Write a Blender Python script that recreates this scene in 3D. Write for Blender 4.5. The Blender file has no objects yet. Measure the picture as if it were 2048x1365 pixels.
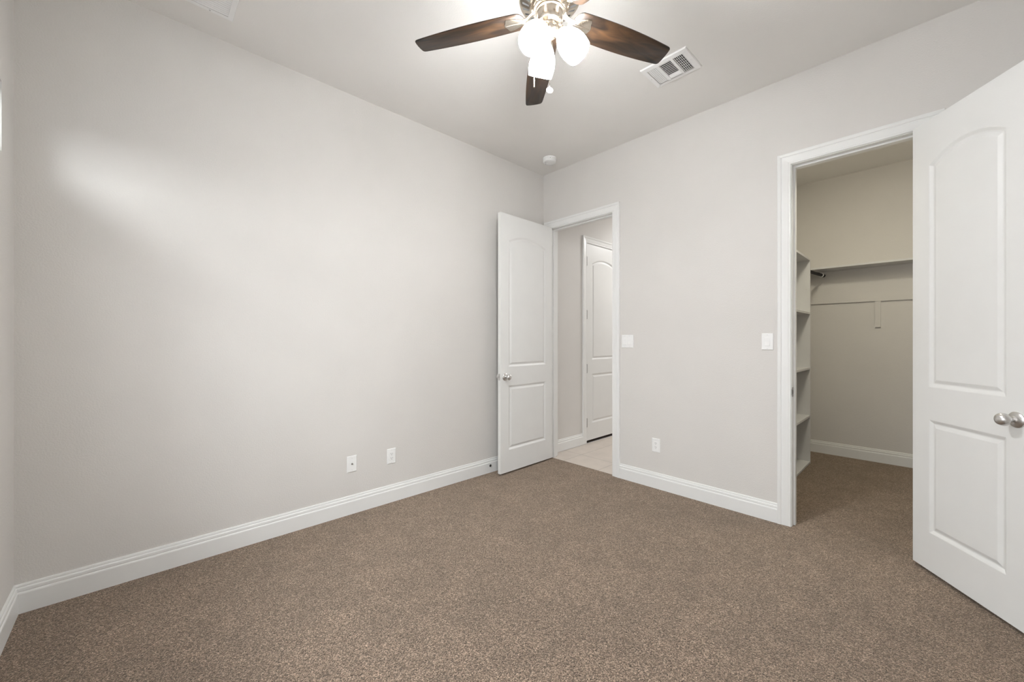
import bpy, bmesh, math, random
from mathutils import Vector, Matrix
random.seed(7)
sc = bpy.context.scene
col = sc.collection
PI = math.pi

# ------------------------------------------------------------------ camera, world, light, exposure
cam_data = bpy.data.cameras.new('camera')
cam = bpy.data.objects.new('camera', cam_data)
col.objects.link(cam)
cam_data.sensor_width = 36.0
cam_data.lens = 13.945
cam_data.shift_y = -0.00117
cam_data.clip_start = 0.02
cam.location = (2.8988, -3.2158, 1.2638)
cam.rotation_euler = (PI / 2, 0, math.radians(46.607))
sc.camera = cam

world = bpy.data.worlds.new('World')
sc.world = world
world.use_nodes = True
world.node_tree.nodes['Background'].inputs[0].default_value = (0.75, 0.85, 1.0, 1)
world.node_tree.nodes['Background'].inputs[1].default_value = 1.0

sc.view_settings.view_transform = 'Standard'
sc.view_settings.look = 'None'
sc.view_settings.gamma = 1.0
sc.view_settings.use_curve_mapping = False
sc.view_settings.exposure = 0.0


def area_light(name, loc, rot, sx, sy, power, color=(1, 1, 1), spread=PI):
    l = bpy.data.lights.new(name, 'AREA')
    l.shape = 'RECTANGLE'
    l.size, l.size_y = sx, sy
    l.energy = power
    l.color = color
    l.spread = spread
    o = bpy.data.objects.new(name, l)
    o.location = loc
    o.rotation_euler = rot
    col.objects.link(o)
    return o


# daylight outside the high transom window, plus a fill light at an added, unseen window
area_light('transom_daylight', (2.6, -5.5, 2.85), (PI / 2, 0, 0), 5.0, 1.2, 265, (0.92, 0.98, 1.0))
area_light('added_window_fill', (1.95, -3.80, 1.50), (PI / 2, 0, 0), 1.9, 1.5, 40, (0.97, 0.985, 1.0))
# unseen fill light added to brighten the hall beyond the doorway
area_light('hall_fill_light', (0.80, 2.60, 2.98), (0, 0, 0), 0.5, 0.5, 37, (0.98, 0.98, 0.98))

# ceiling lamp of the closet, beyond the door head
area_light('closet_ceiling_lamp', (2.55, 0.36, 2.98), (0, 0, 0), 0.3, 0.3, 20, (1.0, 0.94, 0.76))

# ------------------------------------------------------------------ room dimensions
H = 3.048          # ceiling height
RX = 3.38          # room width along x
RY = -3.627        # window wall
WT = 0.115         # wall thickness
HX0, HX1 = 0.098, 0.858      # hall doorway, between jambs
CX0, CX1 = 2.251, 2.868      # closet doorway
DZ = 2.447                   # head of both doorways
CLY = 2.345                  # closet back wall
CLX0, CLX1 = 1.74, 3.55      # closet side walls


# ------------------------------------------------------------------ materials
def new_mat(name):
    m = bpy.data.materials.new(name)
    m.use_nodes = True
    nt = m.node_tree
    b = nt.nodes['Principled BSDF']
    return m, nt, b


def simple(name, colr, rough=0.5, metal=0.0, noise=0.0, nscale=30, bump=0.0, bscale=200):
    """Principled material with a gentle procedural mottling."""
    m, nt, b = new_mat(name)
    b.inputs['Roughness'].default_value = rough
    b.inputs['Metallic'].default_value = metal
    tc = nt.nodes.new('ShaderNodeTexCoord')
    n = nt.nodes.new('ShaderNodeTexNoise')
    n.inputs['Scale'].default_value = nscale
    nt.links.new(tc.outputs['Object'], n.inputs['Vector'])
    r = nt.nodes.new('ShaderNodeValToRGB')
    k0, k1 = 1 - noise, 1 + noise
    r.color_ramp.elements[0].color = (*[c * k0 for c in colr], 1)
    r.color_ramp.elements[1].color = (*[min(1, c * k1) for c in colr], 1)
    r.color_ramp.elements[0].position = 0.3
    r.color_ramp.elements[1].position = 0.7
    nt.links.new(n.outputs['Fac'], r.inputs['Fac'])
    nt.links.new(r.outputs['Color'], b.inputs['Base Color'])
    if bump > 0:
        n2 = nt.nodes.new('ShaderNodeTexNoise')
        n2.inputs['Scale'].default_value = bscale
        n2.inputs['Detail'].default_value = 3
        nt.links.new(tc.outputs['Object'], n2.inputs['Vector'])
        bp = nt.nodes.new('ShaderNodeBump')
        bp.inputs['Strength'].default_value = bump
        bp.inputs['Distance'].default_value = 0.002
        nt.links.new(n2.outputs['Fac'], bp.inputs['Height'])
        nt.links.new(bp.outputs['Normal'], b.inputs['Normal'])
    return m


WALL = simple('wall_paint', (0.705, 0.683, 0.655), 0.55, noise=0.012, nscale=3, bump=0.6, bscale=130)
CEIL = simple('ceiling_paint', (0.84, 0.82, 0.79), 0.7, noise=0.012, nscale=3, bump=0.4, bscale=130)
TRIM = simple('white_trim_paint', (0.83, 0.83, 0.815), 0.32, noise=0.01, nscale=6)
DOOR = simple('white_door_paint', (0.80, 0.80, 0.785), 0.34, noise=0.01, nscale=6, bump=0.03, bscale=300)
SHELF = simple('shelf_paint', (0.69, 0.69, 0.69), 0.5, noise=0.015, nscale=8)
PLASTIC = simple('white_plastic', (0.88, 0.88, 0.87), 0.3, noise=0.005)
VENTW = simple('white_enamel', (0.89, 0.885, 0.875), 0.35, noise=0.005)
NICKEL = simple('satin_nickel', (0.66, 0.65, 0.64), 0.34, 1.0, noise=0.03, nscale=60)
FANMETAL = simple('brushed_nickel', (0.68, 0.61, 0.52), 0.26, 1.0, noise=0.04, nscale=80)
HINGE = simple('hinge_metal', (0.36, 0.35, 0.34), 0.35, 1.0, noise=0.03)
DARK = simple('dark_hole', (0.012, 0.011, 0.010), 0.8, noise=0.05)
SLOTGREY = simple('slot_grey', (0.15, 0.15, 0.148), 0.6, noise=0.05)
BRONZE = simple('dark_bronze', (0.035, 0.022, 0.015), 0.4, 0.6, noise=0.05)
BLACKROD = simple('black_rod', (0.004, 0.0035, 0.0035), 0.65, 0.0, noise=0.05)


def carpet_material():
    m, nt, b = new_mat('carpet_pile')
    b.inputs['Roughness'].default_value = 0.95
    b.inputs['Specular IOR Level'].default_value = 0.1
    b.inputs['Sheen Weight'].default_value = 0.62
    b.inputs['Sheen Roughness'].default_value = 0.5
    b.inputs['Sheen Tint'].default_value = (0.90, 0.75, 0.61, 1)
    L = nt.links.new
    tc = nt.nodes.new('ShaderNodeTexCoord')

    def noise(scale, detail, rough, dist=0.0):
        n = nt.nodes.new('ShaderNodeTexNoise')
        n.inputs['Scale'].default_value = scale
        n.inputs['Detail'].default_value = detail
        n.inputs['Roughness'].default_value = rough
        n.inputs['Distortion'].default_value = dist
        L(tc.outputs['Object'], n.inputs['Vector'])
        return n.outputs['Fac']

    def maprange(src, a, b_, c, d):
        r = nt.nodes.new('ShaderNodeMapRange')
        for k, v in (('From Min', a), ('From Max', b_), ('To Min', c), ('To Max', d)):
            r.inputs[k].default_value = v
        L(src, r.inputs['Value'])
        return r.outputs['Result']

    def mul(x, y):
        q = nt.nodes.new('ShaderNodeMath')
        q.operation = 'MULTIPLY'
        L(x, q.inputs[0])
        L(y, q.inputs[1])
        return q.outputs[0]
    # tufts: every yarn end has its own tone, with dark gaps between them
    vo = nt.nodes.new('ShaderNodeTexVoronoi')
    vo.inputs['Scale'].default_value = 260
    vo.inputs['Randomness'].default_value = 1.0
    wn = nt.nodes.new('ShaderNodeTexNoise')
    wn.inputs['Scale'].default_value = 160
    wn.inputs['Detail'].default_value = 2
    L(tc.outputs['Object'], wn.inputs['Vector'])
    va = nt.nodes.new('ShaderNodeVectorMath')
    va.operation = 'MULTIPLY_ADD'
    L(wn.outputs['Color'], va.inputs[0])
    va.inputs[1].default_value = (0.011, 0.011, 0.011)
    L(tc.outputs['Object'], va.inputs[2])
    L(va.outputs['Vector'], vo.inputs['Vector'])
    sx = nt.nodes.new('ShaderNodeSeparateColor')
    L(vo.outputs['Color'], sx.inputs['Color'])
    r = nt.nodes.new('ShaderNodeValToRGB')
    cr = r.color_ramp
    cr.elements[0].position = 0.03
    cr.elements[0].color = (0.030, 0.017, 0.010, 1)
    cr.elements[1].position = 0.97
    cr.elements[1].color = (0.690, 0.510, 0.380, 1)
    e = cr.elements.new(0.28); e.color = (0.118, 0.073, 0.047, 1)
    e = cr.elements.new(0.62); e.color = (0.316, 0.216, 0.154, 1)
    L(sx.outputs['Red'], r.inputs['Fac'])
    gap = maprange(vo.outputs['Distance'], 0.25, 0.70, 1.0, 0.25)
    tuft = maprange(vo.outputs['Distance'], 0.0, 0.8, 1.0, 0.0)
    # lay of the pile: broad and small soft patches
    lay = mul(gap, mul(maprange(noise(2.4, 3, 0.5, 0.5), 0.3, 0.7, 0.90, 1.14), maprange(noise(8, 4, 0.62, 0.5), 0.3, 0.7, 0.80, 1.24)))
    mx = nt.nodes.new('ShaderNodeMix')
    mx.data_type = 'RGBA'
    mx.blend_type = 'MULTIPLY'
    mx.inputs['Factor'].default_value = 1.0
    L(r.outputs['Color'], mx.inputs['A'])
    L(lay, mx.inputs['B'])
    L(mx.outputs['Result'], b.inputs['Base Color'])
    bp = nt.nodes.new('ShaderNodeBump')
    bp.inputs['Strength'].default_value = 0.8
    bp.inputs['Distance'].default_value = 0.006
    L(tuft, bp.inputs['Height'])
    L(bp.outputs['Normal'], b.inputs['Normal'])
    return m


def tile_material():
    m, nt, b = new_mat('stone_tile')
    L = nt.links.new
    b.inputs['Roughness'].default_value = 0.35
    tc = nt.nodes.new('ShaderNodeTexCoord')
    mp = nt.nodes.new('ShaderNodeMapping')
    mp.inputs['Location'].default_value = (-0.247, -0.345, 0)
    L(tc.outputs['Object'], mp.inputs['Vector'])
    br = nt.nodes.new('ShaderNodeTexBrick')
    br.offset = 0.0
    br.offset_frequency = 2
    br.inputs['Scale'].default_value = 1.0
    br.inputs['Brick Width'].default_value = 0.425
    br.inputs['Row Height'].default_value = 0.85
    br.inputs['Mortar Size'].default_value = 0.003
    br.inputs['Mortar Smooth'].default_value = 0.3
    br.inputs['Color1'].default_value = (0.62, 0.55, 0.485, 1)
    br.inputs['Color2'].default_value = (0.58, 0.515, 0.455, 1)
    br.inputs['Mortar'].default_value = (0.33, 0.29, 0.25, 1)
    L(mp.outputs['Vector'], br.inputs['Vector'])
    n = nt.nodes.new('ShaderNodeTexNoise')
    n.inputs['Scale'].default_value = 7
    n.inputs['Detail'].default_value = 6
    L(tc.outputs['Object'], n.inputs['Vector'])
    mr = nt.nodes.new('ShaderNodeMapRange')
    mr.inputs['To Min'].default_value = 0.86
    mr.inputs['To Max'].default_value = 1.12
    L(n.outputs['Fac'], mr.inputs['Value'])
    mx = nt.nodes.new('ShaderNodeMix')
    mx.data_type = 'RGBA'
    mx.blend_type = 'MULTIPLY'
    mx.inputs['Factor'].default_value = 1.0
    L(br.outputs['Color'], mx.inputs['A'])
    L(mr.outputs['Result'], mx.inputs['B'])
    L(mx.outputs['Result'], b.inputs['Base Color'])
    return m


def wood_material():
    m, nt, b = new_mat('dark_walnut')
    L = nt.links.new
    b.inputs['Roughness'].default_value = 0.38
    tc = nt.nodes.new('ShaderNodeTexCoord')
    mp = nt.nodes.new('ShaderNodeMapping')
    mp.inputs['Scale'].default_value = (5, 26, 26)
    L(tc.outputs['Object'], mp.inputs['Vector'])
    n = nt.nodes.new('ShaderNodeTexNoise')
    n.inputs['Scale'].default_value = 1.0
    n.inputs['Detail'].default_value = 6
    n.inputs['Distortion'].default_value = 1.2
    L(mp.outputs['Vector'], n.inputs['Vector'])
    r = nt.nodes.new('ShaderNodeValToRGB')
    r.color_ramp.elements[0].position = 0.34
    r.color_ramp.elements[0].color = (0.009, 0.0062, 0.0045, 1)
    r.color_ramp.elements[1].position = 0.72
    r.color_ramp.elements[1].color = (0.066, 0.034, 0.016, 1)
    L(n.outputs['Fac'], r.inputs['Fac'])
    L(r.outputs['Color'], b.inputs['Base Color'])
    return m


def shade_material():
    """Lit frosted glass: dim near the neck, bright around the bulb."""
    m = bpy.data.materials.new('lit_frosted_glass')
    m.use_nodes = True
    nt = m.node_tree
    nt.nodes.clear()
    L = nt.links.new
    out = nt.nodes.new('ShaderNodeOutputMaterial')
    tc = nt.nodes.new('ShaderNodeTexCoord')
    sp = nt.nodes.new('ShaderNodeSeparateXYZ')
    L(tc.outputs['Object'], sp.inputs[0])
    mr = nt.nodes.new('ShaderNodeMapRange')
    mr.interpolation_type = 'SMOOTHSTEP'
    mr.inputs['From Min'].default_value = 0.01
    mr.inputs['From Max'].default_value = 0.12
    mr.inputs['To Min'].default_value = SHADE_LO
    mr.inputs['To Max'].default_value = SHADE_HI
    L(sp.outputs['Z'], mr.inputs['Value'])
    em = nt.nodes.new('ShaderNodeEmission')
    em.inputs['Color'].default_value = (0.985, 0.995, 1.0, 1)
    L(mr.outputs['Result'], em.inputs['Strength'])
    df = nt.nodes.new('ShaderNodeBsdfPrincipled')
    df.inputs['Base Color'].default_value = (0.85, 0.82, 0.78, 1)
    df.inputs['Roughness'].default_value = 0.25
    ad = nt.nodes.new('ShaderNodeAddShader')
    L(em.outputs[0], ad.inputs[0])
    L(df.outputs[0], ad.inputs[1])
    L(ad.outputs[0], out.inputs['Surface'])
    return m


def bulb_material():
    m = bpy.data.materials.new('lit_bulb')
    m.use_nodes = True
    nt = m.node_tree
    nt.nodes.clear()
    out = nt.nodes.new('ShaderNodeOutputMaterial')
    em = nt.nodes.new('ShaderNodeEmission')
    em.inputs['Color'].default_value = (0.985, 0.995, 1.0, 1)
    em.inputs['Strength'].default_value = BULB
    nt.links.new(em.outputs[0], out.inputs['Surface'])
    return m


def pane_material():
    m = bpy.data.materials.new('window_glass')
    m.use_nodes = True
    nt = m.node_tree
    nt.nodes.clear()
    out = nt.nodes.new('ShaderNodeOutputMaterial')
    tr = nt.nodes.new('ShaderNodeBsdfTransparent')
    gl = nt.nodes.new('ShaderNodeBsdfGlossy')
    gl.inputs['Roughness'].default_value = 0.02
    mx = nt.nodes.new('ShaderNodeMixShader')
    mx.inputs[0].default_value = 0.05
    nt.links.new(tr.outputs[0], mx.inputs[1])
    nt.links.new(gl.outputs[0], mx.inputs[2])
    nt.links.new(mx.outputs[0], out.inputs['Surface'])
    return m


SHADE_LO, SHADE_HI, BULB = 80.0, 72.0, 1090.0
CARPET = carpet_material()
TILE = tile_material()
WOOD = wood_material()
SHADEM = shade_material()
BULBM = bulb_material()
PANE = pane_material()


# ------------------------------------------------------------------ mesh helpers
def tag(o, label=None, cat=None, group=None, kind=None):
    if label: o['label'] = label
    if cat: o['category'] = cat
    if group: o['group'] = group
    if kind: o['kind'] = kind
    return o


def build(name, bm, mats, parent=None, loc=(0, 0, 0), rot=(0, 0, 0), smooth=None):
    bmesh.ops.recalc_face_normals(bm, faces=bm.faces[:])
    me = bpy.data.meshes.new(name)
    bm.to_mesh(me)
    bm.free()
    if not isinstance(mats, (list, tuple)):
        mats = [mats]
    for m in mats:
        me.materials.append(m)
    if smooth is not None:
        for p in me.polygons:
            p.use_smooth = True
        try:
            me.set_sharp_from_angle(angle=math.radians(smooth))
        except Exception:
            pass
    o = bpy.data.objects.new(name, me)
    col.objects.link(o)
    o.location = loc
    o.rotation_euler = rot
    if parent is not None:
        o.parent = parent
    return o


def empty(name, loc=(0, 0, 0), rotz=0.0):
    o = bpy.data.objects.new(name, None)
    o.empty_display_size = 0.1
    o.location = loc
    o.rotation_euler = (0, 0, rotz)
    col.objects.link(o)
    return o


def box(bm, x0, x1, y0, y1, z0, z1, mi=0, bevel=0.0):
    vs = [bm.verts.new(p) for p in ((x0, y0, z0), (x1, y0, z0), (x1, y1, z0), (x0, y1, z0),
                                    (x0, y0, z1), (x1, y0, z1), (x1, y1, z1), (x0, y1, z1))]
    fs = [bm.faces.new([vs[i] for i in q]) for q in
          ((3, 2, 1, 0), (4, 5, 6, 7), (0, 1, 5, 4), (1, 2, 6, 5), (2, 3, 7, 6), (3, 0, 4, 7))]
    for f in fs:
        f.material_index = mi
    if bevel > 0:
        es = list({e for f in fs for e in f.edges})
        bmesh.ops.bevel(bm, geom=es, offset=bevel, segments=2, affect='EDGES', profile=0.6)


def boxes(*bs, bevel=0.0):
    bm = bmesh.new()
    for b in bs:
        box(bm, *b, bevel=bevel)
    return bm


def lathe(bm, prof, seg=32, mi=0, mat=None, cap0=True, cap1=True):
    """Revolve (r, z) pairs about local z; mat places the result."""
    mat = mat or Matrix.Identity(4)
    rings = []
    for r, z in prof:
        if r < 1e-6:
            rings.append([bm.verts.new(mat @ Vector((0, 0, z)))])
        else:
            rings.append([bm.verts.new(mat @ Vector((r * math.cos(2 * PI * i / seg), r * math.sin(2 * PI * i / seg), z)))
                          for i in range(seg)])
    faces = []
    for a, b in zip(rings[:-1], rings[1:]):
        row = []
        for i in range(seg):
            j = (i + 1) % seg
            if len(a) == 1 and len(b) == 1:
                continue
            if len(a) == 1:
                f = bm.faces.new((a[0], b[j], b[i]))
            elif len(b) == 1:
                f = bm.faces.new((a[i], a[j], b[0]))
            else:
                f = bm.faces.new((a[i], a[j], b[j], b[i]))
            f.material_index = mi
            row.append(f)
        faces.append(row)
    if cap0 and len(rings[0]) > 1:
        bm.faces.new(rings[0][::-1]).material_index = mi
    if cap1 and len(rings[-1]) > 1:
        bm.faces.new(rings[-1]).material_index = mi
    return faces


def loft(bm, rings, closed=True, cap=True, mi=0):
    """Skin a list of equally long vertex-coordinate rings."""
    vr = [[bm.verts.new(p) for p in r] for r in rings]
    n = len(vr[0])
    for a, b in zip(vr[:-1], vr[1:]):
        for i in range(n if closed else n - 1):
            j = (i + 1) % n
            bm.faces.new((a[i], a[j], b[j], b[i])).material_index = mi
    if cap and closed:
        bm.faces.new(vr[0][::-1]).material_index = mi
        bm.faces.new(vr[-1]).material_index = mi


def tube(bm, pts, rad, seg=10, mi=0):
    """Round tube through points; rad is a number or one per point."""
    pts = [Vector(p) for p in pts]
    rings = []
    up = Vector((0.31, 0.17, 0.93)).normalized()
    for i, p in enumerate(pts):
        a = pts[max(0, i - 1)]
        b = pts[min(len(pts) - 1, i + 1)]
        t = (b - a).normalized()
        s = t.cross(up)
        if s.length < 1e-3:
            s = t.cross(Vector((1, 0, 0)))
        s.normalize()
        w = s.cross(t)
        r = rad[i] if isinstance(rad, (list, tuple)) else rad
        rings.append([p + r * (math.cos(2 * PI * k / seg) * s + math.sin(2 * PI * k / seg) * w) for k in range(seg)])
    loft(bm, rings, mi=mi)


def align(direction, loc=(0, 0, 0)):
    """Matrix taking local +z onto direction."""
    q = Vector(direction).normalized().to_track_quat('Z', 'Y')
    return Matrix.Translation(loc) @ q.to_matrix().to_4x4()


# ------------------------------------------------------------------ the setting: floors, ceilings, walls
bm = bmesh.new()
for x0, x1, y0, y1 in ((0, RX, RY, 0.0), (HX0, HX1, 0.0, 0.022), (CX0, CX1, 0.0, WT), (CLX0, CLX1, WT, CLY)):
    box(bm, x0, x1, y0, y1, -0.05, 0.0)
o = build('floor', bm, CARPET)
tag(o, 'brown speckled cut pile carpet covering the bedroom and closet floor', 'floor', kind='structure')
o = build('floor_hall', boxes((HX0, HX1, 0.022, WT, -0.05, -0.004), (0, 1.5, WT, 3.2, -0.05, -0.004)), TILE)
tag(o, 'pale beige stone tile floor of the hall beyond the open doorway', 'floor', kind='structure')

o = build('ceiling', boxes((0, RX, RY, 0, H, H + 0.1)), CEIL)
tag(o, 'greige textured bedroom ceiling carrying the fan', 'ceiling', kind='structure')
o = build('ceiling_closet', boxes((CLX0, CLX1, WT, CLY, H, H + 0.1)), CEIL)
tag(o, 'ceiling inside the walk-in closet', 'ceiling', kind='structure')
o = build('ceiling_hall', boxes((0, 1.5, WT, 3.2, H, H + 0.1)), CEIL)
tag(o, 'ceiling of the hall beyond the open doorway', 'ceiling', kind='structure')

o = build('wall_left', boxes((-0.12, 0, RY, 0, 0, H)), WALL)
tag(o, 'long blank greige wall on the left with a soft patch of daylight', 'wall', kind='structure')
JB = 0.018   # jamb board thickness
o = build('wall_right', boxes((-0.12, HX0 - JB, 0, WT, 0, H), (HX1 + JB, CX0 - JB, 0, WT, 0, H), (CX1 + JB, CLX1, 0, WT, 0, H),
                              (HX0 - JB, HX1 + JB, 0, WT, DZ + JB, H), (CX0 - JB, CX1 + JB, 0, WT, DZ + JB, H)), WALL)
tag(o, 'greige wall on the right holding the hall doorway and the closet doorway', 'wall', kind='structure')
# window wall: high transom near the left wall, added opening for the fill light behind the camera
TX0, TX1, TZ0, TZ1 = 0.228, 0.82, 2.05, 2.345
WX0, WX1, WZ0, WZ1 = 1.05, 2.85, 0.80, 2.0
RW = RY - 0.14
o = build('wall_rear', boxes((-0.12, TX0, RW, RY, 0, H), (TX0, RX, RW, RY, TZ1, H),
                             (TX0, TX1, RW, RY, 0, TZ0), (TX1, WX0, RW, RY, 0, TZ1), (WX0, RX, RW, RY, WZ1, TZ1),
                             (WX1, RX, RW, RY, 0, WZ1), (WX0, WX1, RW, RY, 0, WZ0)), WALL)
tag(o, 'window wall meeting the left wall at the picture edge', 'wall', kind='structure')
o = build('wall_side', boxes((RX, RX + 0.12, RY - 0.14, 0, 0, H)), WALL)
tag(o, 'plain wall behind the opened closet door', 'wall', kind='structure')
o = build('wall_closet_back', boxes((CLX0 - 0.12, CLX1 + 0.12, CLY, CLY + 0.1, 0, H)), WALL)
tag(o, 'back wall of the closet below and above the hanging shelf', 'wall', kind='structure')
o = build('wall_closet_left', boxes((CLX0 - 0.12, CLX0, WT, CLY, 0, H)), WALL)
tag(o, 'closet side wall behind the shelf tower', 'wall', kind='structure')
o = build('wall_closet_right', boxes((CLX1, CLX1 + 0.12, WT, CLY, 0, H)), WALL)
tag(o, 'closet side wall hidden behind the open closet door', 'wall', kind='structure')
# hall: side wall with a recess for the closed door
D3Y0, D3Y1 = 0.775, 1.537
o = build('wall_hall_left', boxes((-0.12, 0, WT, D3Y0 - JB, 0, H), (-0.12, 0, D3Y1 + JB, 3.2, 0, H),
                                  (-0.12, 0, D3Y0 - JB, D3Y1 + JB, DZ + JB, H), (-0.12, -0.06, D3Y0 - JB, D3Y1 + JB, 0, DZ + JB)), WALL)
tag(o, 'hall side wall holding the closed white door', 'wall', kind='structure')
o = build('wall_hall_far', boxes((-0.12, 1.62, 3.2, 3.3, 0, H)), WALL)
tag(o, 'end wall of the hall', 'wall', kind='structure')
o = build('wall_hall_right', boxes((1.5, 1.62, WT, 3.2, 0, H)), WALL)
tag(o, 'wall between the hall and the closet', 'wall', kind='structure')

# ------------------------------------------------------------------ baseboards
BASE = [(0, 0), (0.0150, 0), (0.0150, 0.090), (0.0135, 0.0955), (0.0105, 0.0985), (0.0115, 0.103), (0.0112, 0.113),
        (0.0098, 0.1165), (0.0065, 0.1185), (0.0065, 0.126), (0.0045, 0.1325), (0, 0.1335)]


def baseboard(name, runs, label):
    """runs: (start xy, end xy, inward normal xy, mitre at start, mitre at end); mitre +1 shortens the face (inner corner)."""
    bm = bmesh.new()
    for a, b, n, m0, m1 in runs:
        a, b, n = Vector(a), Vector(b), Vector(n)
        d = (b - a).normalized()
        r0 = [(*(a + n * t + d * t * m0), z) for t, z in BASE]
        r1 = [(*(b + n * t - d * t * m1), z) for t, z in BASE]
        loft(bm, [r0, r1])
    o = build(name, bm, TRIM)
    return tag(o, label, 'baseboard', kind='structure')


CW = 0.082   # casing width including reveal
baseboard('baseboard_left', [((0, RY), (0, 0), (1, 0), 1, 1)], 'white moulded baseboard along the long left wall')
baseboard('baseboard_right', [((HX1 + CW, 0), (CX0 - CW, 0), (0, -1), 0, 0), ((CX1 + CW, 0), (RX, 0), (0, -1), 0, 1)],
          'white moulded baseboard between the hall doorway and the closet doorway')
baseboard('baseboard_rear', [((0, RY), (RX, RY), (0, 1), 1, 1)], 'white moulded baseboard of the window wall at the left picture edge')
baseboard('baseboard_side', [((RX, RY), (RX, 0), (-1, 0), 1, 1)], 'white moulded baseboard behind the opened closet door')
baseboard('baseboard_closet', [((CLX0, CLY), (CLX1, CLY), (0, -1), 1, 1)], 'white moulded baseboard along the closet back wall')
baseboard('baseboard_hall', [((0, WT), (0, D3Y0 - CW), (1, 0), 0, 0)], 'short white baseboard in the hall beside the closed door')

# ------------------------------------------------------------------ door frames (jambs, stops and casings)
CAS = [(0.000, 0.000), (0.000, 0.009), (0.003, 0.0115), (0.010, 0.0115), (0.013, 0.0100), (0.018, 0.0115), (0.040, 0.0135),
       (0.050, 0.0145), (0.054, 0.0125), (0.058, 0.0165), (0.070, 0.0185), (0.076, 0.0175), (0.078, 0.0140), (0.078, 0.000)]


def casing(bm, p0, p1, zt, place):
    """Mitred casing round an opening from p0 to p1 (along the wall) up to zt; place(s, out, z) gives the 3D point."""
    rev = 0.004
    rings = []
    for k in range(4):
        ring = []
        for w, t in CAS:
            w += rev
            s, z = ((p0 - w, 0.0), (p0 - w, zt + w), (p1 + w, zt + w), (p1 + w, 0.0))[k]
            ring.append(place(s, t, z))
        rings.append(ring)
    loft(bm, rings)


def door_frame(name, x0, x1, label, strike=None):
    root = empty(name, ((x0 + x1) / 2, WT / 2, 0))
    tag(root, label, 'door frame', kind='structure')
    ox, oy = (x0 + x1) / 2, WT / 2
    bm = boxes((x0 - JB - ox, x0 - ox, -WT / 2, WT / 2, 0, DZ + JB), (x1 - ox, x1 + JB - ox, -WT / 2, WT / 2, 0, DZ + JB),
               (x0 - ox, x1 - ox, -WT / 2, WT / 2, DZ, DZ + JB),
               # stops
               (x0 - ox, x0 + 0.011 - ox, 0.040 - oy, 0.075 - oy, 0, DZ), (x1 - 0.011 - ox, x1 - ox, 0.040 - oy, 0.075 - oy, 0, DZ),
               (x0 + 0.011 - ox, x1 - 0.011 - ox, 0.040 - oy, 0.075 - oy, DZ - 0.011, DZ))
    build('jamb', bm, TRIM, root)
    bm = bmesh.new()
    casing(bm, x0, x1, DZ, lambda s, t, z: (s - ox, -t - oy, z))
    build('casing', bm, TRIM, root)
    bm = bmesh.new()
    casing(bm, x0, x1, DZ, lambda s, t, z: (s - ox, WT + t - oy, z))
    build('casing', bm, TRIM, root)
    if strike is not None:
        sx, sgn = strike
        bm = bmesh.new()
        box(bm, min(sx, sx + sgn * 0.0018) - ox, max(sx, sx + sgn * 0.0018) - ox, -0.002 - oy, 0.030 - oy, 0.878, 0.942, bevel=0.0006)
        box(bm, min(sx, sx + sgn * 0.0022) - ox, max(sx, sx + sgn * 0.0022) - ox, 0.009 - oy, 0.022 - oy, 0.897, 0.923, mi=1)
        box(bm, min(sx, sx + sgn * 0.0018) - ox, max(sx, sx + sgn * 0.0018) - ox, -0.012 - oy, -0.002 - oy, 0.890, 0.930)
        tag(build('strike_plate', bm, [HINGE, DARK], root), 'metal strike plate')
    return root


door_frame('trim_1', HX0, HX1, 'white moulded frame and casing of the open hall doorway in the corner')
door_frame('trim_2', CX0, CX1, 'white moulded frame and casing of the closet doorway with a metal strike plate', strike=(CX0, 1))

# frame of the closed hall door
root = tag(empty('trim_3', (0, (D3Y0 + D3Y1) / 2, 0)), 'white casing round the closed door seen through the hall doorway', 'door frame', kind='structure')
oy = (D3Y0 + D3Y1) / 2
build('jamb', boxes((-0.06, 0, D3Y0 - JB - oy, D3Y0 - oy, 0, DZ + JB), (-0.06, 0, D3Y1 - oy, D3Y1 + JB - oy, 0, DZ + JB),
                    (-0.06, 0, D3Y0 - oy, D3Y1 - oy, DZ, DZ + JB)), TRIM, root)
bm = bmesh.new()
casing(bm, D3Y0, D3Y1, DZ, lambda s, t, z: (t, s - oy, z))
build('casing', bm, TRIM, root)
build('threshold', boxes((-0.058, -0.002, D3Y0 - oy, D3Y1 - oy, -0.004, 0.012), bevel=0.001), BRONZE, root)['label'] = 'dark bronze threshold'


# ------------------------------------------------------------------ doors
def arch_loop(x0, x1, z0, zs, za, d, n=18):
    """Panel outline inset by d: straight sides and base, arched head (zs shoulder, za apex; equal = square)."""
    if za - zs < 1e-4:
        return [(x0 + d, z0 + d), (x1 - d, z0 + d)] + [(x1 - d - (x1 - x0 - 2 * d) * k / n, zs - d) for k in range(n + 1)]
    c = (x1 - x0) / 2
    s = za - zs
    R = (c * c + s * s) / (2 * s)
    xc, zc = (x0 + x1) / 2, za - R
    r = R - d
    h = c - d
    a = math.asin(h / r)
    pts = [(x0 + d, z0 + d), (x1 - d, z0 + d)]
    for k in range(n + 1):
        t = a - 2 * a * k / n
        pts.append((xc + r * math.sin(t), zc + r * math.cos(t)))
    return pts


PANEL_PROFILE = [(0.0, 0.0), (0.004, 0.0012), (0.017, 0.0085), (0.021, 0.0092), (0.025, 0.0085), (0.040, 0.0022), (0.043, 0.0018)]


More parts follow.
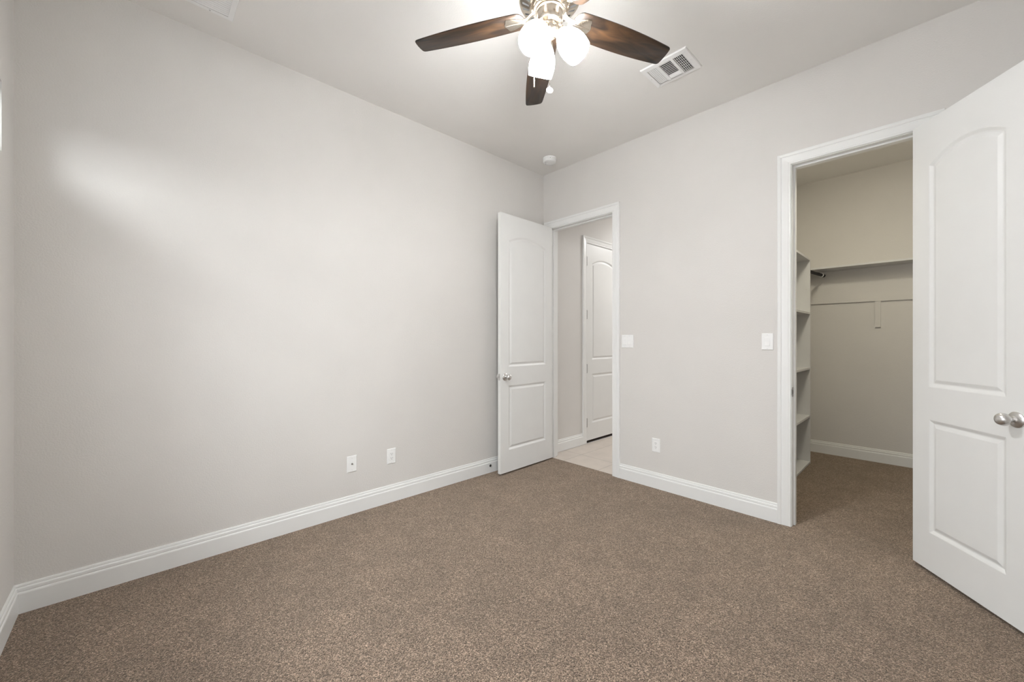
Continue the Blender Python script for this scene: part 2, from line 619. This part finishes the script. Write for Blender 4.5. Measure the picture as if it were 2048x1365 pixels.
def door_leaf(w, h, th, stile=0.105):
    """Two-panel arch-top moulded leaf: x 0..w, y 0..th, z 0..h, panels on both faces."""
    bm = bmesh.new()
    panels = [(stile, w - stile, 0.205, 0.815, 0.815), (stile, w - stile, 0.990, 2.185, 2.252)]
    for yf, sgn in ((0.0, 1), (th, -1)):
        outer = [bm.verts.new((x, yf, z)) for x, z in ((0, 0), (w, 0), (w, h), (0, h))]
        edges = [bm.edges.new((outer[i], outer[(i + 1) % 4])) for i in range(4)]
        for x0, x1, z0, zs, za in panels:
            loops = []
            for d, dep in PANEL_PROFILE:
                loops.append([bm.verts.new((x, yf + sgn * dep, z)) for x, z in arch_loop(x0, x1, z0, zs, za, d)])
            n = len(loops[0])
            for a, b in zip(loops[:-1], loops[1:]):
                for i in range(n):
                    j = (i + 1) % n
                    bm.faces.new((a[i], a[j], b[j], b[i]))
            bm.faces.new(loops[-1])
            for i in range(n):
                a, b = loops[0][i], loops[0][(i + 1) % n]
                edges.append(bm.edges.get((a, b)) or bm.edges.new((a, b)))
        bmesh.ops.triangle_fill(bm, use_beauty=True, use_dissolve=False, edges=edges)
    # edges of the leaf
    def q(*p):
        bm.faces.new([bm.verts.new(v) for v in p])
    q((0, 0, 0), (0, th, 0), (0, th, h), (0, 0, h))
    q((w, 0, 0), (w, th, 0), (w, th, h), (w, 0, h))
    q((0, 0, 0), (w, 0, 0), (w, th, 0), (0, th, 0))
    q((0, 0, h), (w, 0, h), (w, th, h), (0, th, h))
    bmesh.ops.remove_doubles(bm, verts=bm.verts[:], dist=1e-5)
    return bm


def knob_set(parent, x, z, y0, th):
    """Rosette and egg-shaped knob on both faces of a leaf."""
    for yf, sgn in ((y0, -1), (y0 + th, 1)):
        M = align((0, sgn, 0), (x, yf, z))
        bm = bmesh.new()
        lathe(bm, [(0.0345, 0.0), (0.0345, 0.004), (0.031, 0.008), (0.024, 0.0105), (0.016, 0.013), (0.013, 0.017)], 40, mat=M)
        ro = build('rosette', bm, NICKEL, parent, smooth=35)
        ro['label'] = 'satin nickel rosette'
        bm = bmesh.new()
        prof = [(0.0115, 0.014), (0.0115, 0.022), (0.0135, 0.026)]
        for k in range(1, 15):
            t = PI * k / 15
            u = (1 - math.cos(t)) / 2
            prof.append((max(0.0275 * math.sin(t) ** 0.85 * (0.94 + 0.10 * u), 0.0135 if k < 3 else 0.001), 0.027 + 0.047 * u))
        prof.append((0, 0.0742))
        lathe(bm, prof, 40, mat=M)
        kn = build('door_knob', bm, NICKEL, ro, smooth=60)
        kn['label'] = 'egg shaped satin nickel knob'


def place_leaf(name, w, pin, ang, gap, flip, label):
    """Leaf swung about its pin: local x runs from the pin along the leaf, local y is the thickness."""
    h = 2.432
    o = build(name, door_leaf(w, h, 0.035), DOOR, None)
    o.location = (pin[0], pin[1], gap)
    o.rotation_euler = (0, 0, ang)
    if flip:
        o.data.transform(Matrix.Translation((0, 0.035, 0)) @ Matrix.Diagonal((1, -1, 1, 1)) @ Matrix.Translation((0, 0, 0)))
        o.data.transform(Matrix.Translation((0, -0.035, 0)))
        o.data.flip_normals()
    tag(o, label, 'door', kind='structure')
    return o


# bedroom door: opened against the left wall; local -y side of the leaf turns to the room
ang = math.atan2(-0.748, 0.0215)
d1 = place_leaf('door_1', 0.752, (0.1035, -0.022), ang, 0.017, False, 'white two-panel arch-top door standing open along the left wall')
knob_set(d1, 0.752 - 0.060, 0.900, 0.0, 0.035)
bm = bmesh.new()
box(bm, 0.752, 0.7535, 0.006, 0.029, 0.870, 0.930, bevel=0.0004)
box(bm, 0.7535, 0.7645, 0.012, 0.023, 0.892, 0.908, bevel=0.003)
build('latch_plate', bm, NICKEL, d1)['label'] = 'metal latch plate with spring bolt'

# closet door: swung far open towards the side wall
ang = math.atan2(-0.801, 0.598)
u = Vector((math.cos(ang), math.sin(ang)))
nrm = Vector((-u.y, u.x))                     # local +y
face = Vector((2.826, -0.026))                # hinge-side corner of the face towards the camera
pin = face                                     # local y=0 face is the one towards the camera if nrm points away
d2 = place_leaf('door_2', 0.606, pin, ang, 0.019, False, 'white two-panel arch-top closet door swung wide open at the right edge')
knob_set(d2, 0.606 - 0.062, 0.900, 0.0, 0.035)

# closed door across the hall
bmd = door_leaf(D3Y1 - D3Y0 - 0.006, DZ - 0.030, 0.035, stile=0.115)
d3 = build('door_3', bmd, DOOR, None, loc=(0.0, D3Y0 + 0.003, 0.027), rot=(0, 0, PI / 2))
tag(d3, 'closed white arch-top door with dark hinges seen through the hall doorway', 'door', kind='structure')
for z in (2.20, 1.545, 0.885, 0.222):
    bm = bmesh.new()
    tube(bm, [(0.0, -0.006, z - 0.050), (0.0, -0.006, z + 0.050)], 0.0065, 12)
    tube(bm, [(0.0, -0.006, z - 0.056), (0.0, -0.006, z - 0.050)], 0.0045, 12)
    tube(bm, [(0.0, -0.006, z + 0.050), (0.0, -0.006, z + 0.056)], 0.0045, 12)
    build('hinge', bm, HINGE, d3, smooth=40)['label'] = 'dark metal hinge'

# ------------------------------------------------------------------ rear wall: transom, and the unseen window added for fill light
def window(name, x0, x1, z0, z1, label, mull):
    root = tag(empty(name, ((x0 + x1) / 2, RY - 0.085, z0)), label, 'window', kind='structure')
    ox = (x0 + x1) / 2
    f = 0.035
    w = (x1 - x0) / 2
    h = z1 - z0
    bs = [(-w, w, -0.03, 0.02, 0, f), (-w, w, -0.03, 0.02, h - f, h), (-w, -w + f, -0.03, 0.02, f, h - f), (w - f, w, -0.03, 0.02, f, h - f)]
    for k in range(1, mull):
        xm = -w + 2 * w * k / mull
        bs.append((xm - 0.02, xm + 0.02, -0.03, 0.02, f, h - f))
    build('window_frame', boxes(*bs), TRIM, root)
    build('pane', boxes((-w + f, w - f, -0.008, -0.004, f, h - f)), PANE, root)
    return root


window('window_1', TX0, TX1, TZ0, TZ1, 'narrow high window at the left picture edge, only its bright white side showing', 1)
window('added_window', WX0, WX1, WZ0, WZ1, 'wide unseen window added behind the camera to let in fill light', 2)


# ------------------------------------------------------------------ wall plates
def plate_matrix(wall, s, z):
    """Local frame of a wall plate: x along the wall, y up, z out into the room."""
    if wall == 'left':
        return Matrix(((0, 0, 1, 0.0), (1, 0, 0, s), (0, 1, 0, z), (0, 0, 0, 1)))
    return Matrix(((1, 0, 0, s), (0, 0, -1, 0.0), (0, 1, 0, z), (0, 0, 0, 1)))


def plate_thing(name, wall, s, z, label, cat, w=0.071, h=0.116, group=None):
    root = empty(name)
    root.matrix_world = plate_matrix(wall, s, z)
    tag(root, label, cat, group)
    bm = bmesh.new()
    rings = []
    for d, t in ((0, 0.0), (0, 0.003), (0.0025, 0.0058), (0.004, 0.0062)):
        rings.append([(-w / 2 + d, -h / 2 + d, t), (w / 2 - d, -h / 2 + d, t), (w / 2 - d, h / 2 - d, t), (-w / 2 + d, h / 2 - d, t)])
    loft(bm, rings)
    build('cover_plate', bm, PLASTIC, root)
    return root


def screw(root, x, y, mat=PLASTIC):
    bm = bmesh.new()
    lathe(bm, [(0.0034, 0.0060), (0.0034, 0.0068), (0.0022, 0.0074), (0, 0.0076)], 14, mat=Matrix.Translation((x, y, 0)))
    box(bm, x - 0.0026, x + 0.0026, y - 0.0004, y + 0.0004, 0.0070, 0.0078, mi=1)
    build('screw', bm, [mat, SLOTGREY], root)


def outlet(wall, s, z, label):
    root = plate_thing('wall_outlet', wall, s, z, label, 'outlet', group='duplex wall outlets')
    bm = bmesh.new()
    box(bm, -0.0165, 0.0165, -0.0335, 0.0335, 0.0055, 0.0078, bevel=0.0008)
    rec = build('receptacle', bm, PLASTIC, root)
    for cy in (0.0165, -0.0165):
        bm = bmesh.new()
        box(bm, -0.0075, -0.0050, cy - 0.001, cy + 0.0075, 0.0074, 0.0081)
        box(bm, 0.0050, 0.0075, cy - 0.000, cy + 0.0070, 0.0074, 0.0081)
        lathe(bm, [(0.0026, 0.0074), (0.0026, 0.0081)], 14, mat=Matrix.Translation((0, cy - 0.0065, 0)))
        build('socket_holes', bm, SLOTGREY, rec)['label'] = 'dark socket slots'
    screw(root, 0, 0.0485)
    screw(root, 0, -0.0485)


def rocker(root, x):
    bm = bmesh.new()
    box(bm, x - 0.0168, x + 0.0168, -0.0335, 0.0335, 0.0055, 0.0066, bevel=0.0004)
    fr = build('switch_frame', bm, PLASTIC, root)
    bm = bmesh.new()
    prof = [(-0.0305, 0.0112), (-0.0285, 0.0120), (0.0, 0.0082), (0.0290, 0.0072), (0.0305, 0.0066)]
    r0 = [(x - 0.0145, -0.0305, 0.006)] + [(x - 0.0145, y, t) for y, t in prof] + [(x - 0.0145, 0.0305, 0.006)]
    r1 = [(x + 0.0145, p[1], p[2]) for p in r0]
    loft(bm, [r0, r1])
    build('rocker', bm, PLASTIC, root)


# cable jack on the left wall
jack = plate_thing('cable_jack', 'left', -2.080, 0.361, 'white wall plate with a single round cable jack on the left wall', 'cable jack')
bm = bmesh.new()
lathe(bm, [(0.0065, 0.006), (0.0065, 0.0085), (0.0046, 0.0085), (0.0046, 0.0150), (0.0032, 0.0150), (0.0032, 0.0120), (0, 0.0120)], 18)
build('jack', bm, HINGE, jack, smooth=30)['label'] = 'threaded metal jack'
screw(jack, 0, 0.042)
screw(jack, 0, -0.042)
outlet('left', -1.7725, 0.3565, 'white duplex outlet on the left wall beside the cable jack')
outlet('right', 1.2865, 0.3645, 'white duplex outlet low on the right wall under the double switch')
sw = plate_thing('light_switch', 'right', 1.016, 1.250, 'white double rocker switch beside the hall doorway', 'light switch', w=0.117)
for x in (-0.0232, 0.0232):
    rocker(sw, x)
    screw(sw, x, 0.0485)
    screw(sw, x, -0.0485)
sw = plate_thing('light_switch', 'right', 2.1085, 1.251, 'white single rocker switch beside the closet doorway', 'light switch')
rocker(sw, 0)
screw(sw, 0, 0.0485)
screw(sw, 0, -0.0485)

# small metal door stop base on the left baseboard
bm = bmesh.new()
M = align((1, 0, 0), (0.0, 0, 0))
root = tag(empty('door_stop', (0.0150, -0.772, 0.066)), 'small dark door stop screwed to the left baseboard beside the open door', 'door stop')
lathe(bm, [(0.0115, 0.0), (0.0115, 0.003), (0.0095, 0.006), (0.0060, 0.0065), (0.0060, 0.008)], 20, mat=M, cap1=True)
build('stop_base', bm, BLACKROD, root, smooth=35)
bm = bmesh.new()
lathe(bm, [(0.0042, 0.0082), (0.0042, 0.0100), (0.003, 0.0105)], 16, mat=M)
build('stop_tip', bm, NICKEL, root, smooth=35)['label'] = 'pale metal tip'

# ------------------------------------------------------------------ ceiling things
# smoke detector
root = tag(empty('smoke_detector', (0.318, -0.268, H)), 'round white smoke detector on the ceiling in the far corner', 'smoke detector')
bm = bmesh.new()
lathe(bm, [(0.066, 0.0), (0.066, -0.010), (0.063, -0.012)], 48)
build('mounting_plate', bm, PLASTIC, root, smooth=35)
bm = bmesh.new()
lathe(bm, [(0.0635, -0.0115), (0.0640, -0.030), (0.0605, -0.041), (0.052, -0.046), (0.030, -0.0475), (0.0, -0.048)], 48)
body = build('detector_body', bm, PLASTIC, root, smooth=35)
for a, rr, zz in ((318, 0.0640, -0.020), (205, 0.040, -0.0470), (255, 0.044, -0.0467)):
    M = Matrix.Rotation(math.radians(a), 4, 'Z') @ Matrix.Translation((rr, 0, zz))
    bm = bmesh.new()
    lathe(bm, [(0, -0.0012), (0.0026, -0.0012), (0.0026, 0.0012), (0, 0.0012)], 10, mat=M @ (Matrix.Rotation(PI / 2, 4, 'Y') if zz > -0.03 else Matrix.Identity(4)))
    build('sensor_hole', bm, SLOTGREY, body)['label'] = 'small grey hole'
bm = bmesh.new()
lathe(bm, [(0.008, -0.0470), (0.008, -0.0495), (0.006, -0.0502)], 20, mat=Matrix.Translation((-0.020, -0.012, 0)))
build('test_button', bm, PLASTIC, root, smooth=35)


def ceiling_vent(x0, x1, y0, y1):
    root = tag(empty('ceiling_vent', ((x0 + x1) / 2, (y0 + y1) / 2, H)), 'small white three-way supply vent behind the right fan blade', 'vent')
    w, d = (x1 - x0) / 2, (y1 - y0) / 2
    b = 0.034
    iw, idp = w - b, d - b
    s1 = iw * 0.32      # middle section half width
    bm = bmesh.new()
    # sloped rim
    rings = []
    for ins, z in ((0, 0.0), (0, -0.004), (0.004, -0.010), (b, -0.013)):
        rings.append([(-w + ins, -d + ins, z), (w - ins, -d + ins, z), (w - ins, d - ins, z), (-w + ins, d - ins, z)])
    loft(bm, rings, cap=False)
    # bars between the three sections
    for xs in (-s1 - 0.008, s1 + 0.008):
        box(bm, xs - 0.008, xs + 0.008, -idp, idp, -0.0135, -0.006)
    build('vent_frame', bm, VENTW, root)
    build('duct_opening', boxes((-iw, iw, -idp, idp, -0.0015, -0.0004)), DARK, root)['label'] = 'black duct opening'

    def fin(cx, cy, ln, along_x, tilt, hw=0.0072):
        bm = bmesh.new()
        hl, ht = ln / 2, 0.0007
        M = Matrix.Translation((cx, cy, -0.0085)) @ (Matrix.Rotation(tilt, 4, 'X') if along_x else Matrix.Rotation(tilt, 4, 'Y'))
        S = Matrix.Diagonal((2 * hl, 2 * hw, 2 * ht, 1)) if along_x else Matrix.Diagonal((2 * hw, 2 * hl, 2 * ht, 1))
        bmesh.ops.create_cube(bm, size=1.0, matrix=M @ S)
        build('vane', bm, VENTW, root)
    n = 11
    for k in range(n):
        fin(0, -idp + 0.004 + (2 * idp - 0.008) * (k + 0.5) / n, 2 * s1, True, math.radians(24) if k < n - 2 else math.radians(-40))
    sec = iw - s1 - 0.016
    for k in range(6):
        fin(-iw + sec * (k + 0.5) / 6, 0, 2 * idp, False, math.radians(-8), 0.0042)
        fin(iw - sec * (k + 0.5) / 6, 0, 2 * idp, False, math.radians(38), 0.0046)
    for k in range(7):
        yy = -idp + 2 * idp * (k + 0.5) / 7
        build('damper_blade', boxes((iw - sec, iw, yy - 0.0014, yy + 0.0014, -0.0030, -0.0018)), VENTW, root)
    for xx, yy in ((-w + 0.018, 0), (w - 0.018, 0)):
        bm = bmesh.new()
        lathe(bm, [(0.004, -0.0125), (0.004, -0.0142), (0.002, -0.0150), (0, -0.0151)], 14, mat=Matrix.Translation((xx, yy, 0)))
        build('screw', bm, VENTW, root)
    return root


ceiling_vent(1.572, 1.874, -0.797, -0.545)

# return air grille at the top left
GX0, GX1, GY0, GY1 = 0.217, 0.725, -3.335, -2.826
root = tag(empty('return_grille', ((GX0 + GX1) / 2, (GY0 + GY1) / 2, H)), 'large white slatted return air grille cut off at the top left', 'vent')
w, d, b = (GX1 - GX0) / 2, (GY1 - GY0) / 2, 0.026
bm = bmesh.new()
rings = []
for ins, z in ((0, 0.0), (0, -0.005), (0.003, -0.009), (b, -0.0095), (b, -0.002)):
    rings.append([(-w + ins, -d + ins, z), (w - ins, -d + ins, z), (w - ins, d - ins, z), (-w + ins, d - ins, z)])
loft(bm, rings, cap=False)
build('grille_frame', bm, VENTW, root)
build('duct_opening', boxes((-w + b, w - b, -d + b, d - b, -0.0015, -0.0004)), SLOTGREY, root)['label'] = 'grey duct opening'
ns = 29
for k in range(ns):
    cx = -w + b + (2 * w - 2 * b) * (k + 0.5) / ns
    bm = bmesh.new()
    M = Matrix.Translation((cx, 0, -0.0065)) @ Matrix.Rotation(math.radians(-14), 4, 'Y') @ Matrix.Diagonal((0.0108, 2 * d - 2 * b, 0.0010, 1))
    bmesh.ops.create_cube(bm, size=1.0, matrix=M)
    build('louvre', bm, VENTW, root)
for yy in (d - 0.105, -d + 0.105):
    bm = bmesh.new()
    lathe(bm, [(0.0045, -0.0090), (0.0045, -0.0105), (0.002, -0.0112), (0, -0.0113)], 14, mat=Matrix.Translation((-w + 0.013, yy, 0)))
    build('screw', bm, NICKEL, root)

# ------------------------------------------------------------------ ceiling fan
FX, FY = 1.690, -1.834
fan = tag(empty('ceiling_fan', (FX, FY, H)), 'brushed nickel ceiling fan with dark walnut blades and three lit glass shades', 'ceiling fan')


def fz(z):
    return z - H


bm = bmesh.new()
lathe(bm, [(0.074, fz(H)), (0.074, fz(3.035)), (0.066, fz(3.010)), (0.045, fz(2.992)), (0.020, fz(2.985))], 48)
build('canopy', bm, FANMETAL, fan, smooth=40)
bm = bmesh.new()
lathe(bm, [(0.0135, fz(2.99)), (0.0135, fz(2.925))], 24)
build('downrod', bm, FANMETAL, fan, smooth=40)
# motor housing with a vented underside
bm = bmesh.new()
prof = [(0.020, 2.932), (0.055, 2.926), (0.100, 2.908), (0.132, 2.885), (0.1415, 2.860), (0.1420, 2.832), (0.138, 2.820),
        (0.133, 2.8165), (0.128, 2.8150), (0.094, 2.7990), (0.088, 2.7975), (0.080, 2.802), (0.072, 2.802)]
fr = lathe(bm, [(r, fz(z)) for r, z in prof], 96)
ring = fr[8]
slots = [f for i, f in enumerate(ring) if i % 4 in (0, 1)]
pair = {}
for i, f in enumerate(ring):
    f.normal_update()
r = bmesh.ops.inset_region(bm, faces=slots, thickness=0.0022, use_even_offset=True)
for f in slots:
    f.material_index = 1
ex = bmesh.ops.extrude_discrete_faces(bm, faces=[])
for f in slots:
    for v in f.verts:
        pass
g = bmesh.ops.extrude_face_region(bm, geom=slots)
vs = [e for e in g['geom'] if isinstance(e, bmesh.types.BMVert)]
bmesh.ops.translate(bm, verts=vs, vec=(0, 0, 0.010))
bmesh.ops.delete(bm, geom=[f for f in slots if f.is_valid], context='FACES')
for e in g['geom']:
    if isinstance(e, bmesh.types.BMFace):
        e.material_index = 1
build('motor_housing', bm, [FANMETAL, SLOTGREY], fan, smooth=35)
# flywheel ring that carries the blade brackets
bm = bmesh.new()
lathe(bm, [(0.076, fz(2.802)), (0.078, fz(2.790)), (0.074, fz(2.779)), (0.062, fz(2.777))], 48)
build('flywheel', bm, FANMETAL, fan, smooth=35)
# switch housing and light fitter
bm = bmesh.new()
lathe(bm, [(0.060, fz(2.778)), (0.066, fz(2.774)), (0.066, fz(2.770)), (0.060, fz(2.768)), (0.0595, fz(2.728)), (0.054, fz(2.720)),
           (0.042, fz(2.7165)), (0.038, fz(2.714)), (0.038, fz(2.702)), (0.043, fz(2.696)), (0.044, fz(2.684)), (0.036, fz(2.670)),
           (0.020, fz(2.662)), (0.008, fz(2.659)), (0.006, fz(2.650)), (0, fz(2.648))], 48)
build('switch_housing', bm, FANMETAL, fan, smooth=35)

# blades with their brackets
PITCH, DROOP, ZB = -0.178, 0.0315, 2.763


def half_width(uu):
    s = (uu - 0.2) / 0.46
    return 0.0661 + 0.0205 * s - 0.0352 * s * s


def blade_outline():
    pts = []
    # trailing side from root to tip, rounded tip, back along the other side, rounded root
    us = [0.165 + (0.645 - 0.165) * k / 22 for k in range(23)]
    side = [(uu, half_width(uu)) for uu in us]
    tip = [(0.655, 0.0505), (0.6615, 0.0455), (0.6640, 0.0380), (0.6660, 0.020), (0.6665, 0.0)]
    root = [(0.118, 0.0), (0.1185, 0.020), (0.122, 0.034), (0.129, 0.047), (0.138, 0.0565), (0.150, 0.0625)]
    up = root + side + tip
    return up + [(a, -t) for a, t in reversed(up[1:-1])]


for k in range(5):
    aa = math.radians(67.82 + 72 * k)
    er = Vector((math.cos(aa) * math.cos(DROOP), math.sin(aa) * math.cos(DROOP), -math.sin(DROOP)))
    e0 = Vector((-math.sin(aa), math.cos(aa), 0))
    up = er.cross(e0)
    et = e0 * math.cos(PITCH) + up * math.sin(PITCH)
    n = er.cross(et)
    M = Matrix((( er.x, et.x, n.x, 0), (er.y, et.y, n.y, 0), (er.z, et.z, n.z, fz(ZB)), (0, 0, 0, 1)))
    bm = bmesh.new()
    ol = blade_outline()
    T = 0.0055

    def inset(p, dd):
        return (0.39 + (p[0] - 0.39) * (1 - dd / 0.27), p[1] * (1 - dd / 0.066))
    rings = [[(*inset(p, 0.0015), -T / 2) for p in ol], [(*p, -T / 2 + 0.0012) for p in ol], [(*p, T / 2 - 0.0012) for p in ol],
             [(*inset(p, 0.0015), T / 2) for p in ol]]
    loft(bm, rings)
    bl = build('fan_blade', bm, WOOD, fan, smooth=40)
    bl.matrix_local = M
    bl['label'] = 'dark walnut blade'
    # bracket: leaf-shaped plate under the blade with a raised rib, and a curved arm to the flywheel
    bm = bmesh.new()
    hp = [(0.112, 0.012), (0.128, 0.020), (0.150, 0.032), (0.175, 0.042), (0.198, 0.046), (0.204, 0.034), (0.207, 0.022), (0.214, 0.010), (0.2155, 0.0)]
    pl = hp + [(a, -t) for a, t in reversed(hp[:-1])]
    zt = -T / 2 - 0.0006
    loft(bm, [[(a, t, zt) for a, t in pl], [(a, t, zt - 0.0022) for a, t in pl],
              [(0.165 + (a - 0.165) * 0.94, t * 0.88, zt - 0.0040) for a, t in pl]])
    tube(bm, [(0.115, 0, zt - 0.004), (0.165, 0, zt - 0.0042), (0.209, 0, zt - 0.0038)], [0.0060, 0.0045, 0.0030], 10)
    arm = []
    for q in range(13):
        t = q / 12
        rr = 0.068 + (0.130 - 0.068) * t
        zz = 0.0225 * (1 - (3 * t * t - 2 * t ** 3)) + (zt - 0.003) * (3 * t * t - 2 * t ** 3)
        hw = 0.0165 - 0.006 * math.sin(PI * min(1, t * 1.15)) + 0.003 * t
        arm.append((rr, zz, hw))
    rings = []
    for rr, zz, hw in arm:
        rings.append([(rr, -hw, zz - 0.002), (rr, -hw * 0.5, zz - 0.0055), (rr, hw * 0.5, zz - 0.0055), (rr, hw, zz - 0.002), (rr, hw, zz + 0.002), (rr, -hw, zz + 0.002)])
    loft(bm, rings)
    br = build('blade_bracket', bm, FANMETAL, bl, smooth=40)
    br['label'] = 'brushed nickel blade bracket'
    for (a, t) in ((0.150, 0.016), (0.150, -0.016), (0.190, 0.0)):
        pass

# three lit tulip shades
TILT = math.radians(52)
LS = 0.142
for k in range(3):
    aa = math.radians(152.2 + 120 * k)
    ax = Vector((math.cos(aa) * math.cos(TILT), math.sin(aa) * math.cos(TILT), -math.sin(TILT)))
    rim = Vector((0.135 * math.cos(aa), 0.135 * math.sin(aa), fz(2.562)))
    neck = rim - ax * LS
    bm = bmesh.new()
    outer = [(0.021, 0.0), (0.024, 0.006), (0.034, 0.018), (0.046, 0.036), (0.055, 0.056), (0.0605, 0.078), (0.0625, 0.098), (0.0610, 0.120), (0.0570, LS)]
    inner = [(r - 0.003, z) for r, z in reversed(outer)]
    prof = outer + [(0.0556, LS + 0.0012)] + inner
    lathe(bm, prof, 40, cap0=False, cap1=False)
    sh = build('glass_shade', bm, SHADEM, fan, smooth=60)
    sh.matrix_local = align(ax, neck)
    sh['label'] = 'lit frosted glass tulip shade'
    bm = bmesh.new()
    lathe(bm, [(0.014, -0.046), (0.014, -0.024), (0.0235, -0.018), (0.0265, -0.004), (0.0265, 0.006), (0.0225, 0.0065)], 32)
    so = build('lamp_socket', bm, FANMETAL, sh, smooth=35)
    so['label'] = 'nickel socket cup'
    bm = bmesh.new()
    lathe(bm, [(0.010, 0.008), (0.012, 0.030), (0.019, 0.050), (0.026, 0.068), (0.0285, 0.084), (0.026, 0.100), (0.018, 0.111), (0.008, 0.1155), (0, 0.116)], 28)
    bu = build('bulb', bm, BULBM, sh, smooth=60)
    bu['label'] = 'lit bulb'


def pull_chain(px, py, z0, z1, fob):
    px, py = px - FX, py - FY
    bm = bmesh.new()
    tube(bm, [(px, py, fz(z0)), (px, py, fz(z1))], 0.0011, 8)
    z = z1
    while z < z0:
        lathe(bm, [(0.0004, z - 0.0017 - H), (0.0017, z - 0.0008 - H), (0.0017, z + 0.0008 - H), (0.0004, z + 0.0017 - H)], 8,
              mat=Matrix.Translation((px, py, 0)))
        z += 0.0048
    c = build('pull_chain', bm, FANMETAL, fan)
    bm = bmesh.new()
    if fob == 'drop':
        lathe(bm, [(0.0012, fz(z1)), (0.0022, fz(z1 - 0.004)), (0.0040, fz(z1 - 0.018)), (0.0030, fz(z1 - 0.026)), (0.0034, fz(z1 - 0.040)),
                   (0.0030, fz(z1 - 0.050)), (0, fz(z1 - 0.053))], 16, mat=Matrix.Translation((px, py, 0)))
        build('pull_fob', bm, FANMETAL, c, smooth=40)['label'] = 'slim metal drop'
    else:
        M = Matrix.Translation((px, py, fz(z1 - 0.021))) @ Matrix.Rotation(math.radians(20), 4, 'Y') @ Matrix.Rotation(math.radians(68), 4, Vector((0.687, 0.727, 0)))
        lathe(bm, [(0, -0.002), (0.0150, -0.002), (0.0158, -0.001), (0.0158, 0.001), (0.0150, 0.002), (0.0120, 0.0014), (0, 0.0012)], 28, mat=M)
        tube(bm, [(px, py, fz(z1 + 0.001)), (px, py, fz(z1 - 0.012))], 0.0017, 8)
        build('pull_fob', bm, PLASTIC, c, smooth=40)['label'] = 'white round medallion'
    return c


pull_chain(1.640, -1.886, 2.735, 2.478, 'drop')
pull_chain(1.716, -1.864, 2.700, 2.410, 'disc')

# ------------------------------------------------------------------ closet
# shelf tower against the closet side wall
TWX, TY0, TY1, TH = 2.049, 1.08, 1.792, 0.019
tw = tag(empty('shelf_tower', ((CLX0 + TWX) / 2, (TY0 + TY1) / 2, 0)), 'white open shelf tower just inside the closet doorway', 'shelf unit')
ox, oy = (CLX0 + TWX) / 2, (TY0 + TY1) / 2
hx = (TWX - CLX0) / 2 - 0.001
for y in (TY0, TY1 - TH):
    build('side_panel', boxes((-hx, hx, y - oy, y + TH - oy, 0, 2.072), bevel=0.0006), SHELF, tw)
build('top_board', boxes((-hx, hx, TY0 - oy, TY1 - oy, 2.072, 2.091), bevel=0.0006), SHELF, tw)
for z in (1.524, 0.963, 0.475, 0.004):
    build('shelf', boxes((-hx, hx, TY0 + TH - oy, TY1 - TH - oy, z, z + TH), bevel=0.0006), SHELF, tw)
for z in (1.78, 0.94, 1.50):
    bm = bmesh.new()
    lathe(bm, [(0.003, 0.0), (0.003, 0.009), (0, 0.010)], 10, mat=align((0, -1, 0), (hx - 0.03, TY1 - TH - oy, z)))
    build('shelf_pin', bm, NICKEL, tw)

# hanging shelf on the closet back wall
SD = 0.255
sh = tag(empty('hanging_shelf', (2.64, CLY, 2.02)), 'long white shelf high across the closet back wall', 'shelf')
build('shelf_board', boxes((CLX0 + 0.001 - 2.64, CLX1 - 0.001 - 2.64, -SD, -0.001, 0.0, 0.019), bevel=0.0006), SHELF, sh)
# cleat strip with a hanging bracket board
cl = tag(empty('wall_cleat', (2.64, CLY, 1.66)), 'painted cleat strip with a short upright board on the closet back wall', 'cleat')
build('cleat_strip', boxes((CLX0 + 0.001 - 2.64, CLX1 - 0.001 - 2.64, -0.0185, -0.0005, 0.003, 0.043), bevel=0.001), WALL, cl)
build('bracket_board', boxes((2.497 - 2.64, 2.541 - 2.64, -0.0185, -0.0005, -0.266, 0.003), bevel=0.001), WALL, cl)

# stub of a dark closet rod under the shelf
bm = bmesh.new()
a, b = Vector((2.043, 1.795, 1.963)), Vector((2.073, 2.300, 1.975))
rod = tag(empty('closet_rod', a), 'short dark hanging rod under the closet shelf behind the tower', 'closet rod')
tube(bm, [(0, 0, 0), b - a], 0.0165, 20)
M = align(b - a, b - a)
lathe(bm, [(0.0165, 0.0), (0.0185, 0.002), (0.0185, 0.020), (0.013, 0.028), (0, 0.030)], 20, mat=M)
build('rod', bm, BLACKROD, rod, smooth=40)
bm = bmesh.new()
M = align(b - a, (b - a) * 0.84)
lathe(bm, [(0.0172, 0.0), (0.0250, 0.001), (0.0250, 0.014), (0.0172, 0.015)], 24, mat=M, cap0=False, cap1=False)
build('rod_ring', bm, PLASTIC, rod, smooth=40)['label'] = 'white ring near the rod end'
# leftover wall anchor
bm = bmesh.new()
lathe(bm, [(0.0065, 0.0), (0.0055, 0.003), (0.003, 0.003), (0.003, 0.001), (0, 0.001)], 14, mat=align((0, -1, 0)))
o = build('wall_anchor', bm, SHELF, None, loc=(2.0, CLY, 0.925))
tag(o, 'tiny leftover screw anchor in the closet back wall beside the tower', 'wall anchor')
